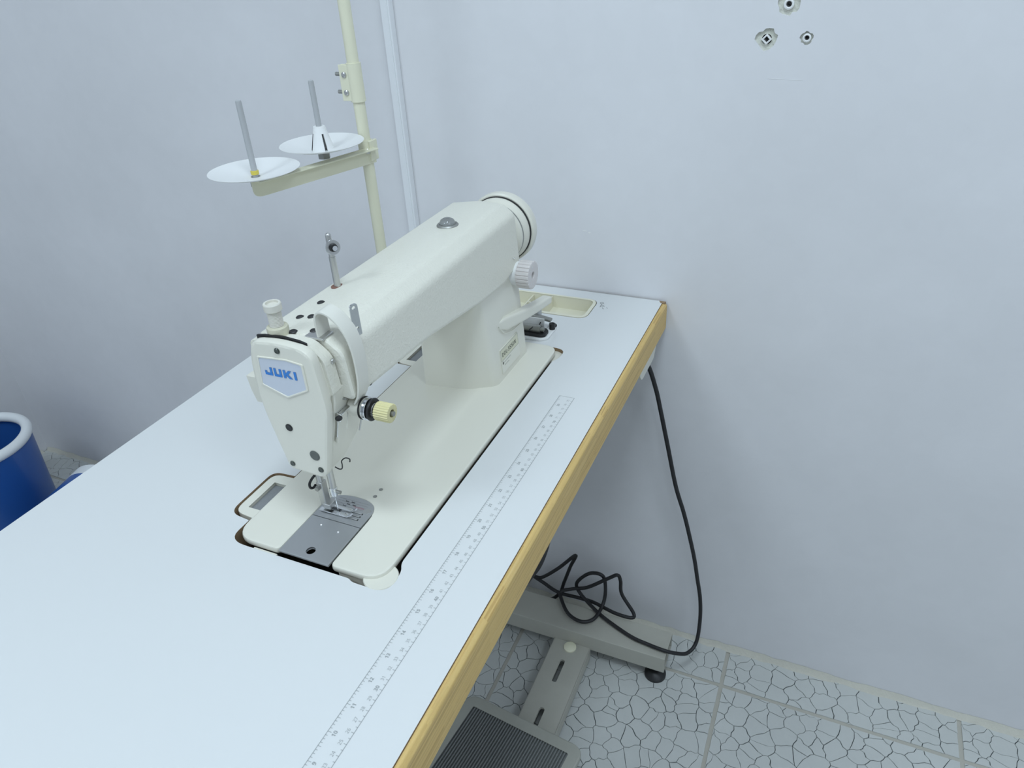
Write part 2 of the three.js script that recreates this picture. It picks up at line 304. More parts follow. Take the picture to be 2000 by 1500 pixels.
// ------------------------------------------------------------------ three drilled holes with plugs in the wall
[['grey wall plug in a broken plaster hole, uppermost of the three wall holes', 0.0062], ['pale wall plug in the largest chipped plaster hole, lower left of three', 0.0066], ['small wall plug with a narrow chipped rim, lower right of three', 0.0052]].forEach(([label, r], i) => {
  const [z, y, rc] = holeSpots[i], t = thing('wall_plug', label, 'wall plug', [X1, y, z], 'wall plugs left in the wall');
  obj('broken_plaster', profX(ring(0, 0, rc * 1.25, 20), 0.0035, 0.03, 0, [ring(0, 0, r * 0.95, 16)]), M.plaster, t);
  obj('plug', lathe([[r * 0.55, 0.03], [r * 0.55, 0.0006], [r * 0.7, -0.0004], [r * 0.98, 0.0002], [r, 0.001], [r, 0.03]], [0, 0, 0], [1, 0, 0], i === 1 ? 4 : 20), M.whitePlastic, t);
  obj('plug_end', lathe([[1e-5, 0.027], [r * 0.56, 0.027], [r * 0.56, 0.03], [1e-5, 0.03]], [0, 0, 0], [1, 0, 0], 16), M.whitePlastic, t);
});

// ------------------------------------------------------------------ sewing table: top, stand, pedal
const table = thing('sewing_table', 'white laminate industrial sewing table with wooden front edge and grey steel stand', 'table', [0, 0, 0]);
const TX0 = -0.52, TX1 = 0.675, TZ0 = -0.3362, TZ1 = 0.1915;
const opening = (() => { // one outline for the bed, the two hinge seats and the two corner cushions
  const zf = 0.0918, zb = -0.0915, p = [];
  p.push(...fillet([[-0.0045, zb], [-0.0045, zf + 0.0], [0.0, zf]], 0.0001, 0).slice(0, 0));
  const raw = [[-0.0045, zb - 0.001], [0.027, zb - 0.001], [0.030, -0.1215], [0.1035, -0.1215], [0.105, zb - 0.001], [0.365, zb - 0.001], [0.366, -0.1215], [0.4405, -0.1215], [0.442, zb - 0.001], [0.4785, zb - 0.001], [0.4785, 0.060], [0.4790, 0.097], [0.455, 0.099], [0.440, zf], [0.030, zf], [0.020, 0.0985], [-0.0075, 0.0985], [-0.0075, 0.060], [-0.0045, 0.055]];
  const rad = [0.022, 0.001, 0.014, 0.012, 0.001, 0.001, 0.012, 0.012, 0.001, 0.015, 0.004, 0.022, 0.012, 0.004, 0.006, 0.012, 0.016, 0.006, 0.003];
  return fillet(raw, rad, 6);
})();
const trayHole = rect(0.5775, 0.6485, -0.105, 0.0945, 0.018, 6);
{
  const outline = rect(TX0, TX1, TZ0, TZ1);
  const top = obj('tabletop', profY(outline, T - 0.0474, T - 0.0012, 0, [opening, trayHole]), M.board, table);
  obj('laminate_sheet', profY(outline, T - 0.0012, T, 0, [opening, trayHole]), [M.laminate, M.board], top);
  const band = obj('edge_band', profX(fillet([[TZ1 + 0.0003, T - 0.0016], [TZ1 + 0.003, T - 0.0016], [TZ1 + 0.0072, T - 0.0055], [TZ1 + 0.0072, T - 0.0474], [TZ1 + 0.0003, T - 0.0474]], [0.0001, 0.001, 0.002, 0.002, 0.0001], 2), TX0, TX1 - 0.001), M.wood, table);
  band.userData.label = 'light wood edge strip';
  obj('edge_chip', loft([[[0.667, T + 0.0002, 0.1895], [0.6745, T + 0.0002, 0.1855], [0.6745, T + 0.0002, 0.1965], [0.669, T + 0.0002, 0.1955]], [[0.667, T - 0.004, 0.1895], [0.6745, T - 0.004, 0.1855], [0.6745, T - 0.004, 0.1965], [0.669, T - 0.004, 0.1955]]]), M.board, table);
  obj('oil_pan', [box(-0.03, 0.505, T - 0.205, T - 0.202, -0.133, 0.112), box(-0.03, -0.027, T - 0.202, T - 0.0476, -0.133, 0.112), box(0.502, 0.505, T - 0.202, T - 0.0476, -0.133, 0.112), box(-0.027, 0.502, T - 0.202, T - 0.0476, -0.133, -0.130), box(-0.027, 0.502, T - 0.202, T - 0.0476, 0.109, 0.112)], M.stand, table);
  // printed ruler: inches along the rear line, centimetres along the front line
  const RX0 = -0.39, RX1 = 0.3615, RW = 0.0207, W = 2048, len = RX1 - RX0, k = W / len, H = Math.round(RW * k);
  const ruler = canvasTex(W, H, (g) => {
    g.clearRect(0, 0, W, H); g.strokeStyle = g.fillStyle = 'rgba(112,120,122,0.5)';
    const X = (x) => (x - RX0) * k; g.lineWidth = 1.4;
    g.strokeRect(1, 1, W - 2, H - 2);
    g.textAlign = 'center'; g.textBaseline = 'middle'; g.lineWidth = 1.1; g.font = 'bold 13px sans-serif';
    for (let i = 0; i <= 30 * 8; i++) { const x = -0.3969 + i * 0.0254 / 8; if (x < RX0 || x > RX1) continue; const h = i % 8 === 0 ? 9 : i % 4 === 0 ? 8 : 5.5; g.beginPath(); g.moveTo(X(x), 1); g.lineTo(X(x), 1 + h); g.stroke(); if (i % 8 === 0 && i) g.fillText(String(i / 8), X(x), 17); }
    for (let i = 1; i <= 75; i++) { const x = -0.3969 + i * 0.01; if (x < RX0 || x > RX1) continue; g.beginPath(); g.moveTo(X(x), H - 1); g.lineTo(X(x), H - 8); g.moveTo(X(x - 0.005), H - 1); g.lineTo(X(x - 0.005), H - 6); g.stroke(); g.font = i % 10 ? '11px sans-serif' : 'bold 13px sans-serif'; g.fillText(String(i), X(x), H - 16); }
  });
  const rp = new THREE.PlaneGeometry(len, RW); rp.rotateX(-Math.PI / 2); rp.rotateY(-0.0055); rp.translate((RX0 + RX1) / 2, T + 0.0002, 0.1405);
  obj('ruler_print', rp, std(0xffffff, 0.5, { map: ruler, transparent: true }), table).userData.label = 'grey printed inch and centimetre ruler';
  const scrib = canvasTex(256, 256, (g) => {
    g.clearRect(0, 0, 256, 256); g.strokeStyle = 'rgba(48,50,54,0.9)'; g.lineWidth = 6; g.lineCap = 'round';
    for (const l of [[[20, 120], [60, 100]], [[40, 170], [66, 160]], [[80, 70], [130, 80]], [[105, 75], [100, 130]], [[130, 120], [140, 80], [165, 90]], [[185, 80], [205, 65], [228, 85], [205, 115], [180, 100], [185, 80]]]) { g.beginPath(); l.forEach(([x, y], i) => (i ? g.lineTo(x, y) : g.moveTo(x, y))); g.stroke(); }
  });
  const sp = new THREE.PlaneGeometry(0.030, 0.030); sp.rotateX(-Math.PI / 2); sp.rotateY(0.25); sp.translate(0.632, T + 0.0002, 0.108);
  obj('pencil_scribble', sp, std(0xffffff, 0.6, { map: scrib, transparent: true }), table);
  // hinge seats and corner cushions let into the top
  for (const x of [0.0315, 0.3675]) {
    const s = obj('hinge_seat', [profY(fillet([[x, -0.0895], [x + 0.003, -0.1195], [x + 0.070, -0.1195], [x + 0.0715, -0.0895]], [0.001, 0.012, 0.012, 0.001], 5), T - 0.03, T - 0.0008, 0.001, [rect(x + 0.012, x + 0.058, -0.1095, -0.0898)]), box(x + 0.01, x + 0.06, T - 0.03, T - 0.012, -0.111, -0.0896)], M.creamSmooth, table);
    obj('felt_insert', rbox(x + 0.0125, x + 0.0575, T - 0.012, T - 0.005, -0.1092, -0.0898, 0.0006), M.greyInsert, s);
  }
  for (const [x, z, e] of [[0.0085, 0.0825, 0], [0.4635, 0.0835, 1]]) obj('corner_cushion', lathe([[1e-5, 0], [0.0155 + (1 - e) * 0.0016, 0], [0.0155 + (1 - e) * 0.0016, e ? 0.022 : 0.0275], [0.0148 + (1 - e) * 0.0016, e ? 0.0228 : 0.0285], [1e-5, e ? 0.0228 : 0.0285]], [x, T - 0.028, z], [x, T, z]), M.creamSmooth, table);
  obj('pad_block', [rbox(-0.0043, -0.001, T - 0.02, T - 0.002, -0.062, -0.033, 0.0005)], M.creamSmooth, table);

  // steel stand
  const tubeZ = (x0, x1, y0, y1, z0, z1, t) => profZ(rect(x0, x1, y0, y1, 0.003, 2), z0, z1, 0, [rect(x0 + t, x1 - t, y0 + t, y1 - t)]);
  for (const [x0, x1] of [[0.546, 0.614], [-0.47, -0.402]]) {
    const b = obj('foot_beam', tubeZ(x0, x1, 0.035, 0.075, -0.34, 0.265, 0.0022), M.stand, table);
    for (const z of [0.246, -0.315]) obj('glide_foot', lathe([[1e-5, 0], [0.021, 0], [0.021, 0.006], [0.014, 0.013], [0.006, 0.015], [0.006, 0.036], [1e-5, 0.036]], [(x0 + x1) / 2 - 0.016, 0.0013, z], [(x0 + x1) / 2 - 0.016, 1, z]), M.black, b);
    obj('leg', [rbox(x0 + 0.012, x1 - 0.012, 0.075, 0.66, -0.17, -0.10, 0.003), rbox(x0 + 0.004, x1 - 0.004, 0.655, T - 0.0476, -0.28, 0.13, 0.003)], M.stand, table);
  }
  obj('cross_bar', [profY(rect(-0.402, 0.5475, 0.040, 0.1165), 0.036, 0.0405, 0.0008, [[0.475, 0.075, 0.055], [0.362, 0.076, 0.045], [0.1, 0.077, 0.055]].map(([x, z, l]) => fillet(rect(x - l + 0.027, x + 0.027, z - 0.0058, z + 0.0058), 0.0056, 5))), rbox(-0.402, 0.5475, 0.012, 0.0405, 0.1145, 0.1168, 0.0008), rbox(-0.402, 0.5475, 0.012, 0.0405, 0.0398, 0.042, 0.0008)], M.stand, table);
  obj('bolt', lathe([[1e-5, 0], [0.0125, 0], [0.0125, 0.003], [0.009, 0.0052], [1e-5, 0.0056]], [0.5335, 0.0405, 0.078], [0.5335, 1, 0.078]), M.ivoryPaint, table);
  const ped = new THREE.Group(); ped.name = 'foot_pedal'; ped.position.set(0.333, 0.055, 0.062); ped.rotation.y = -0.115; table.add(ped);
  obj('pedal_frame', [profY(rect(-0.29, 0.006, -0.118, 0.118, 0.024, 6), 0, 0.012, 0.003, [rect(-0.272, -0.013, -0.1, 0.1, 0.006, 3)]), box(-0.275, -0.01, 0.001, 0.004, -0.104, 0.104)], M.pedal, ped);
  const rib = [[-0.0995, 0.004]]; for (let i = 0; i < 39; i++) { const z = -0.0995 + i * 0.0051; rib.push([z + 0.0003, 0.0108], [z + 0.0024, 0.0108], [z + 0.0028, 0.0072], [z + 0.0048, 0.0072]); } rib.push([0.0995, 0.0072], [0.0995, 0.004]);
  obj('ribbed_mat', profX(rib, -0.2715, -0.0135), M.mat, ped);
}

// ------------------------------------------------------------------ parts tray let into the table
{
  const t = thing('parts_tray', 'cream plastic parts tray with dividers sunk in the table corner', 'tray', [0.613, T, -0.005]);
  const o = rect(-0.0345, 0.0345, -0.0985, 0.0985, 0.017, 6);
  obj('tray_shell', [profY(o, -0.022, 0.0008, 0.0006, [rect(-0.0300, 0.0300, -0.094, 0.094, 0.012, 6)]), profY(rect(-0.0325, 0.0325, -0.0965, 0.0965, 0.015, 6), -0.024, -0.0205)], M.tray, t);
  obj('divider', rbox(-0.0298, 0.0298, -0.0206, -0.0008, 0.0195, 0.0215, 0.0006), M.tray, t);
  obj('divider', rbox(-0.0298, 0.0298, -0.0206, -0.003, -0.014, -0.012, 0.0006), M.tray, t);
  obj('divider', rbox(0.002, 0.004, -0.0206, -0.003, -0.012, 0.0195, 0.0006), M.tray, t);
  obj('divider', rbox(-0.0298, 0.0298, -0.0206, -0.003, -0.052, -0.05, 0.0006), M.tray, t);
}

// ------------------------------------------------------------------ sewing machine (local frame: bed surface level with the table top)
const sm = thing('sewing_machine', 'cream industrial lockstitch sewing machine with blue lettered face plate set into table', 'sewing machine', [0, T, 0]);
const BED = 0.0045;
{
  // bed with an open end under the slide plate
  const o = fillet([[0, -0.0885], [0.476, -0.0885], [0.476, 0.0885], [0, 0.0885], [0, 0.0305], [0.0945, 0.0305], [0.0945, -0.0305], [0, -0.0305]].map(([x, z]) => [x, z]), [0.024, 0.02, 0.02, 0.024, 0.006, 0.028, 0.028, 0.006], 7);
  const bed = obj('bed', [profY(o, -0.0035, BED, 0.0022), rbox(0.10, 0.46, -0.045, -0.003, -0.075, 0.078, 0.004), rbox(0.0012, 0.012, -0.016, -0.002, 0.038, 0.075, 0.001)], M.creamSmooth, sm);
  obj('shuttle_well', [box(0.1005, 0.103, -0.060, -0.0036, -0.075, 0.078)], M.creamSmooth, bed);
  // plates
  const np = obj('needle_plate', profY(fillet([[0.0545, -0.0297], [0.0545, 0.0297], [0.094, 0.0297], [0.094, -0.0297]], [0.0003, 0.0003, 0.0275, 0.0275], 10), 0.0015, BED + 0.0003, 0.0003, [[-0.0045, 0.0], [0.0, 0.0], [0.0045, 0]].map(([dx]) => rect(0.068 + dx - 0.0011, 0.068 + dx + 0.0011, 0.002, 0.021)).concat([ring(0.068, -0.0065, 0.0022, 10)])), M.plate, sm);
  obj('screw', lathe([[1e-5, 0], [0.0042, 0], [0.0042, 0.0004], [1e-5, 0.0006]], [0.078, BED + 0.0002, 0.0225], [0.078, 1, 0.0225]), M.steel, np);
  obj('screw', lathe([[1e-5, 0], [0.0042, 0], [0.0042, 0.0004], [1e-5, 0.0006]], [0.078, BED + 0.0002, -0.0225], [0.078, 1, -0.0225]), M.steel, np);
  const scr = canvasTex(256, 256, (g) => {
    g.clearRect(0, 0, 256, 256); g.strokeStyle = 'rgba(60,66,72,0.75)'; g.lineWidth = 2; for (const y of [60, 100, 140, 180]) { g.beginPath(); g.moveTo(20 + (y - 60) * 0.1, y); g.lineTo(236, y); g.stroke(); }
    g.lineWidth = 4; g.strokeStyle = 'rgba(30,30,36,0.9)'; for (const [x, y] of [[90, 90], [130, 86], [110, 130], [150, 128], [95, 170]]) { g.beginPath(); g.moveTo(x - 14, y - 8); g.lineTo(x + 12, y + 9); g.moveTo(x - 10, y + 10); g.lineTo(x + 10, y - 10); g.stroke(); }
    g.strokeStyle = 'rgba(190,70,100,0.8)'; g.beginPath(); g.moveTo(150, 150); g.lineTo(220, 142); g.moveTo(165, 165); g.lineTo(228, 158); g.stroke();
  });
  const gp = new THREE.PlaneGeometry(0.046, 0.022); gp.rotateX(-Math.PI / 2); gp.rotateY(-Math.PI / 2); gp.translate(0.0815, BED + 0.0006, 0.0005);
  obj('engraved_lines', gp, std(0xffffff, 0.5, { map: scr, transparent: true }), np);
  const dog = obj('feed_dog', [-0.0045, 0, 0.0045].map((dx) => rbox(0.068 + dx - 0.0008, 0.068 + dx + 0.0008, 0.0015, BED + 0.0008, 0.003, 0.020, 0.0003)), M.steel, np);
  const sp = obj('slide_plate', profY(rect(-0.0012, 0.0538, -0.0297, 0.0297, 0.0006, 2), 0.0022, BED + 0.0003, 0.0003, [ring(0.0095, 0.0015, 0.0052, 22)]), M.plate, sm);
  for (const [x, z] of [[0.044, -0.011], [0.041, 0.012]]) obj('stud', ball(x, BED + 0.0001, z, 0.0016), M.chrome, sp);
  for (const [x, z] of [[0.114, 0.017], [0.102, 0.0172]]) obj('bed_screw', lathe([[1e-5, 0], [0.0022, 0], [0.0022, 0.0003], [1e-5, 0.0006]], [x, BED, z], [x, 1, z]), M.dullSteel, sm);

  // arm
  const yb = (x) => { const k = [[0.06, 0.157], [0.10, 0.155], [0.21, 0.149], [0.33, 0.133], [0.40, 0.128], [0.452, 0.138]]; for (let i = 0; i < k.length - 1; i++) if (x <= k[i + 1][0]) return k[i][1] + (k[i + 1][1] - k[i][1]) * Math.max(0, (x - k[i][0]) / (k[i + 1][0] - k[i][0])); return k[k.length - 1][1]; };
  const armSec = (x, s = 0, zf = 0) => { const b = yb(x); return fillet([[-0.049 + s, b + 0.004 + s], [-0.050 + s, 0.2125 - s], [-0.004, 0.2190 - s], [0.0215, 0.2178 - s], [0.0255, 0.2163 - s], [0.0275, 0.2164 - s], [0.0425 - s + zf, 0.2055 - s * 0.5], [0.0465 - s + zf, b + s], [0.030, b + s]], [0.008, 0.007, 0.012, 0.003, 0.0015, 0.0015, 0.006, 0.006, 0.003], 4).map(([z, y]) => [x, y, z]); };
  const xs = [0.0640, 0.0660, 0.10, 0.15, 0.21, 0.27, 0.33, 0.37, 0.40, 0.43, 0.4470, 0.4490, 0.4498], ins = [0.002, 0, 0, 0, 0, 0, 0, 0, 0, 0, 0, 0.0008, 0.0025];
  obj('arm', loft(xs.map((x, i) => armSec(x, ins[i])), 0.45), M.cream, sm);
  // column
  const colSec = (y) => { const t = Math.min(1, (y - BED) / 0.131), L = (a, b) => a + (b - a) * t; return fillet([[L(0.322, 0.327), -0.046], [L(0.3285, 0.3315), L(0.0125, 0.0345)], [L(0.3495, 0.3375), L(0.0500, 0.0400)], [0.4490, L(0.0510, 0.0410)], [0.4490, -0.046]], [0.006, L(0.01, 0.004), L(0.01, 0.004), 0.003, 0.006], 4).map(([x, z]) => [x, y, z]); };
  obj('column', loft([BED - 0.001, 0.03, 0.06, 0.09, 0.12, 0.135, 0.16].map(colSec), 0.45), M.creamSmooth, sm);
  // needle-bar head below and behind the face plate
  const headSec = (y, x1, z0, z1) => fillet([[0.0505, z0], [x1, z0 + 0.002], [x1, z1], [0.0505, z1]], [0.003, 0.008, 0.008, 0.003], 3).map(([x, z]) => [x, y, z]);
  obj('needle_bar_head', loft([headSec(0.0770, 0.074, -0.024, 0.0105), headSec(0.0790, 0.079, -0.0262, 0.0125), headSec(0.096, 0.098, -0.0305, 0.0175), headSec(0.130, 0.108, -0.0385, 0.0270), headSec(0.160, 0.1120, -0.0440, 0.0345), headSec(0.172, 0.1120, -0.0445, 0.0360)], 0.45), M.creamSmooth, sm);
  const panelPts = fillet([[-0.046, 0.168], [-0.048, 0.2125], [-0.004, 0.2190], [0.0180, 0.2170], [0.0330, 0.2040], [0.0365, 0.168]], [0.004, 0.007, 0.01, 0.006, 0.006, 0.004], 4);
  obj('head_panel', profX(panelPts, 0.0496, 0.0625, 0.0008), M.cream, sm);
  obj('head_core', [profX(fillet([[-0.040, 0.165], [-0.042, 0.2095], [-0.004, 0.2170], [0.015, 0.2150], [0.0295, 0.2025], [0.0330, 0.165]], 0.005, 3), 0.046, 0.0655), profX([[-0.024, 0.084], [-0.043, 0.168], [0.032, 0.168], [0.0105, 0.084]], 0.046, 0.056)], M.creamSmooth, sm);
  obj('dark_seam_strip', profX([[-0.0365, 0.212], [-0.0365, 0.2192], [-0.0280, 0.2207], [-0.008, 0.2222], [0.010, 0.2207], [0.0175, 0.2188], [0.0175, 0.212]], 0.0490, 0.0510), M.rubber, sm);  // black strip stands in for the dark gap along the plate top
  // face plate with badge
  const fp = obj('face_plate', profX(fillet([[-0.0355, 0.2185], [-0.0418, 0.197], [-0.0428, 0.150], [-0.0275, 0.0785], [0.0120, 0.0762], [0.0175, 0.083], [0.0345, 0.157], [0.0295, 0.2115], [0.0200, 0.2190], [-0.008, 0.2218]], [0.008, 0.012, 0.02, 0.006, 0.006, 0.004, 0.012, 0.008, 0.006, 0.03], 5), 0.0385, 0.0490, 0.0028), M.creamSmooth, sm);
  const hex = [[-0.0305, 0.2035], [0.0005, 0.2055], [0.0175, 0.2035], [0.0175, 0.1780], [-0.0065, 0.1660], [-0.0330, 0.1750]], grow = (k) => hex.map(([z, y]) => [-0.0075 + (z + 0.0075) * k, 0.188 + (y - 0.188) * k]);
  obj('badge_rim', profX(fillet(grow(1.06), 0.002, 3), 0.0374, 0.040, 0.0005, [fillet(grow(0.97), 0.0015, 3)]), M.creamSmooth, fp);
  const badge = obj('badge', profX(fillet(grow(0.98), 0.0015, 3), 0.0380, 0.0395), M.badge, fp);
  const logo = canvasTex(512, 160, (g) => {
    g.clearRect(0, 0, 512, 160); g.fillStyle = '#2f7fd0'; const b = (...r) => r.forEach(([x, y, w, h]) => g.fillRect(x, y, w, h));
    b([88, 20, 34, 112], [10, 98, 112, 34], [10, 74, 30, 58]);                     // J
    b([146, 20, 34, 112], [146, 98, 112, 34], [224, 20, 34, 112]);                // U
    b([284, 20, 34, 112]); g.beginPath(); g.moveTo(318, 66); g.lineTo(362, 20); g.lineTo(410, 20); g.lineTo(356, 76); g.lineTo(414, 132); g.lineTo(366, 132); g.lineTo(318, 88); g.fill();   // K
    b([440, 20, 36, 112]);                                                          // I
  });
  const lg = new THREE.PlaneGeometry(0.0385, 0.0120); lg.rotateY(-Math.PI / 2); lg.translate(0.03765, 0.1905, -0.0072);
  obj('logo_print', lg, std(0xffffff, 0.4, { map: logo, transparent: true }), badge).userData.label = 'blue JUKI lettering';
  const slotScrew = (name, parent, p, dir, r, mat = M.black) => {
    const b = V(...p).addScaledVector(V(...dir), 1);
    return obj(name, lathe([[1e-5, 0], [r, 0], [r, 0.0004], [r * 0.75, 0.0012], [r * 0.3, 0.0009], [1e-5, 0.0009]], p, b.toArray(), 20), mat, parent);
  };
  for (const [z, y, r] of [[-0.0065, 0.2135, 0.0030], [-0.0220, 0.0860, 0.0029], [0.0115, 0.0870, 0.0031]]) slotScrew('face_screw', fp, [0.0384, y, z], [-1, 0, 0], r, M.window);
  slotScrew('oil_plug', fp, [0.0384, 0.1300, -0.0150], [-1, 0, 0], 0.0040);
  slotScrew('sight_disc', fp, [0.0384, 0.1030, 0.0080], [-1, 0, 0], 0.0056, std(rgb(0.10, 0.11, 0.10), 0.4));
  // small black plugs and oil window on top of the arm
  const topY = (z) => (z < -0.004 ? 0.2125 + (z + 0.05) / 0.046 * 0.0065 : 0.2190 - (z + 0.004) * 0.05);
  for (const [x, z, r] of [[0.1290, -0.0250, 0.0040], [0.0960, -0.0250, 0.0040], [0.0975, -0.0122, 0.0042], [0.0660, -0.0094, 0.0042], [0.0735, 0.0078, 0.0036]]) slotScrew('rubber_plug', sm, [x, topY(z) - 0.0002, z], [0, 1, 0], r);
  const ow = obj('oil_sight_window', lathe([[1e-5, 0], [0.0132, 0], [0.0132, 0.0010], [0.0118, 0.0024], [0.0104, 0.0024], [0.0104, 0.0006], [1e-5, 0.0006]], [0.3545, 0.2180, -0.004], [0.3545, 1, -0.004]), M.dullSteel, sm);
  obj('dome', lathe([[0.0104, 0], [0.0100, 0.003], [0.0080, 0.0064], [0.0045, 0.0084], [1e-5, 0.0088]], [0.3545, 0.2185, -0.004], [0.3545, 1, -0.004]), M.clear, ow);
  obj('dome_core', lathe([[1e-5, 0], [0.0090, 0], [0.0060, 0.002], [1e-5, 0.003]], [0.3545, 0.2185, -0.004], [0.3545, 1, -0.004]), M.steel, ow);
  // thread guide post
  const pb = [0.1690, 0.2140, -0.0338], post = obj('thread_guide_post', [rod(pb, [pb[0], 0.2470, pb[2]], 0.0034), rod([pb[0], 0.247, pb[2]], [pb[0], 0.2690, pb[2]], 0.0029), ball(pb[0], 0.2690, pb[2], 0.0029)], M.steel, sm);
  obj('collar_ring', lathe([[0.003, 0], [0.0068, 0], [0.0068, 0.0008], [0.003, 0.0012]], [pb[0], 0.2142, pb[2]], [pb[0], 1, pb[2]]), std(rgb(0.22, 0.11, 0.08), 0.7), post);
  const axis = V(-0.55, 0.15, 0.75).normalize(), c0 = V(pb[0], 0.2575, pb[2] + 0.002), at = (t) => c0.clone().addScaledVector(axis, t).toArray();
  obj('pretension_disc', lathe([[0.003, 0], [0.0072, 0.0004], [0.0074, 0.0014], [0.005, 0.0022], [0.003, 0.0022]], at(0.001), at(1)), M.chrome, post);
  obj('pretension_disc', lathe([[0.003, 0], [0.005, 0], [0.0072, 0.0008], [0.0072, 0.0016], [0.003, 0.0014]], at(0.0034), at(1)), M.steel, post);
  obj('pretension_spring', rod(at(0.004), at(0.0085), 0.0044, 0.0036), M.black, post);
  obj('pretension_nut', rod(at(0.007), at(0.0115), 0.0026, 0.0026, 8), M.chrome, post);
  // presser-pressure knob
  const kb = [0.0600, 0.2150, -0.0205], kn = obj('pressure_collar', lathe([[1e-5, 0], [0.0095, 0], [0.0098, 0.0085], [0.0094, 0.0102], [0.0062, 0.0108], [1e-5, 0.0108]], kb, [kb[0], 1, kb[2]]), M.ivory, sm);
  const thr = [[1e-5, 0.01]]; for (let i = 0; i < 11; i++) thr.push([0.0064, 0.0105 + i * 0.0013], [0.0058, 0.0112 + i * 0.0013]); thr.push([0.0064, 0.0252], [0.0080, 0.0262], [0.0080, 0.0322], [0.0074, 0.0330], [0.0056, 0.0330], [0.0054, 0.031], [1e-5, 0.0305]);
  obj('pressure_screw', lathe(thr, kb, [kb[0], 1, kb[2]]), M.ivoryPale, kn);
  // take-up lever guard
  const gpath = smooth([[0.0200, 0.2150], [0.0192, 0.2310], [0.0205, 0.2395], [0.0270, 0.2425], [0.0370, 0.2375], [0.0470, 0.2240], [0.0515, 0.2050], [0.0515, 0.1800], [0.0480, 0.1610], [0.0420, 0.1500]].map(([z, y], i) => [z, y, 0.0720 + i * 0.0004]), 40);
  const gd = obj('take_up_guard', strap(gpath, 0.0175, 0.0165, 0.072, 0.0022), M.guard, sm);
  slotScrew('screw', gd, [0.0600, 0.1990, 0.0340], [0, 0, 1], 0.0028, M.steel);
  obj('guard_foot', rbox(0.062, 0.078, 0.2160, 0.2185, 0.006, 0.026, 0.0006), M.steel, gd);
  // arm thread guide with two eyes
  const gs = [[0.0905, 0.2225, 0.0440], [0.0835, 0.2490, 0.0475]];
  const tg = obj('thread_guide', [profZ(fillet([[-0.0042, -0.004], [0.0042, -0.004], [0.0042, 0.0295], [-0.0042, 0.0295]], [0.001, 0.001, 0.0041, 0.0041], 6), -0.0006, 0.0006, 0, [ring(0, 0.0255, 0.0018, 14), ring(0, 0.0045, 0.0016, 14)])], M.chrome, sm);
  tg.position.set(0.0870, 0.2165, 0.0455); tg.rotation.set(0.12, -0.35, 0.12);
  slotScrew('guide_screw', sm, [0.0815, 0.2125, 0.0380], [0, 0.2, 1], 0.0026, M.steel);
  // tension assembly
  const tx = 0.0760, ty = 0.1420, tz = (z) => [tx, ty, z], ta = obj('tension_discs', [lathe([[1e-5, 0], [0.0088, 0], [0.0112, 0.0012], [0.0112, 0.0020], [0.008, 0.003], [0.008, 0.0038], [0.0112, 0.0048], [0.0112, 0.0056], [0.0085, 0.0066], [1e-5, 0.0066]], tz(0.0475), tz(1))], M.chrome, sm);
  obj('tension_base', lathe([[1e-5, 0], [0.0096, 0], [0.0096, 0.013], [0.0102, 0.0142], [1e-5, 0.0142]], tz(0.033), tz(1)), M.creamSmooth, ta);
  obj('tension_disc_dark', lathe([[0.004, 0], [0.0112, 0], [0.0114, 0.0010], [0.004, 0.0020]], tz(0.0455), tz(1)), M.black, ta);
  obj('tension_ring', lathe([[0.0070, 0], [0.0108, 0], [0.0112, 0.0012], [0.0104, 0.0024], [0.0070, 0.0024]], tz(0.0546), tz(1)), M.black, ta);
  const spring = []; for (let i = 0; i <= 72; i++) { const a = i / 72 * 2 * Math.PI * 4; spring.push([tx + 0.0060 * Math.cos(a), ty + 0.0060 * Math.sin(a), 0.0550 + i / 72 * 0.008]); }
  obj('tension_spring', tube(spring, 0.0007, 160, 6), M.dullSteel, ta);
  obj('tension_stud', rod(tz(0.05), tz(0.0785), 0.0024), M.dullSteel, ta);
  const kp = []; for (let i = 0; i < 96; i++) { const a = i / 96 * 2 * Math.PI, r = 0.0088 + ((i % 4) < 2 ? 0.0004 : -0.0002); kp.push([tx + r * Math.cos(a), ty + r * Math.sin(a)]); }
  obj('tension_nut', profZ(kp, 0.0605, 0.0765, 0.001, [ring(tx, ty, 0.0036, 16)]), M.yellowPlastic, ta).userData.label = 'yellowish ribbed plastic tension nut';
  // check-spring plate, wire guides and small parts on the head front
  const pl = obj('tension_guard_plate', [rbox(-0.0080, 0.0085, -0.0150, 0.0150, -0.0016, 0.0010, 0.0008), rbox(-0.0080, 0.0085, 0.0120, 0.0150, -0.0060, 0.0035, 0.0008), rbox(-0.0085, -0.0060, 0.0060, 0.0150, -0.0040, 0.0035, 0.0008)], M.chrome, sm);
  pl.position.set(0.0605, 0.1330, 0.0298); pl.rotation.x = 0.245;
  slotScrew('plate_screw', pl, [-0.0090, 0.0110, 0.0020], [-0.75, 0, 0.66], 0.0034);
  obj('plate_cover', rbox(-0.0078, 0.0062, -0.0220, 0.0095, -0.0020, 0.0016, 0.001), M.creamSmooth, pl);
  obj('wire_hook', tube([[0.066, 0.1400, 0.030], [0.074, 0.1380, 0.034], [0.080, 0.1360, 0.037], [0.0815, 0.131, 0.038], [0.0795, 0.122, 0.036], [0.0775, 0.1125, 0.034]], 0.0008, 40, 8), M.steel, sm);
  obj('slot_bar', rbox(0.0625, 0.0760, 0.1565, 0.1580, 0.0330, 0.0375, 0.0004), M.dullSteel, sm);
  obj('check_hook', tube([[0.0745, 0.1585, 0.036], [0.0755, 0.163, 0.0385], [0.0765, 0.167, 0.0380], [0.0755, 0.1685, 0.037]], 0.0008, 24, 8), M.dullSteel, sm);
  slotScrew('rubber_plug', sm, [0.0930, 0.1600, 0.0445], [0, 0, 1], 0.0036);
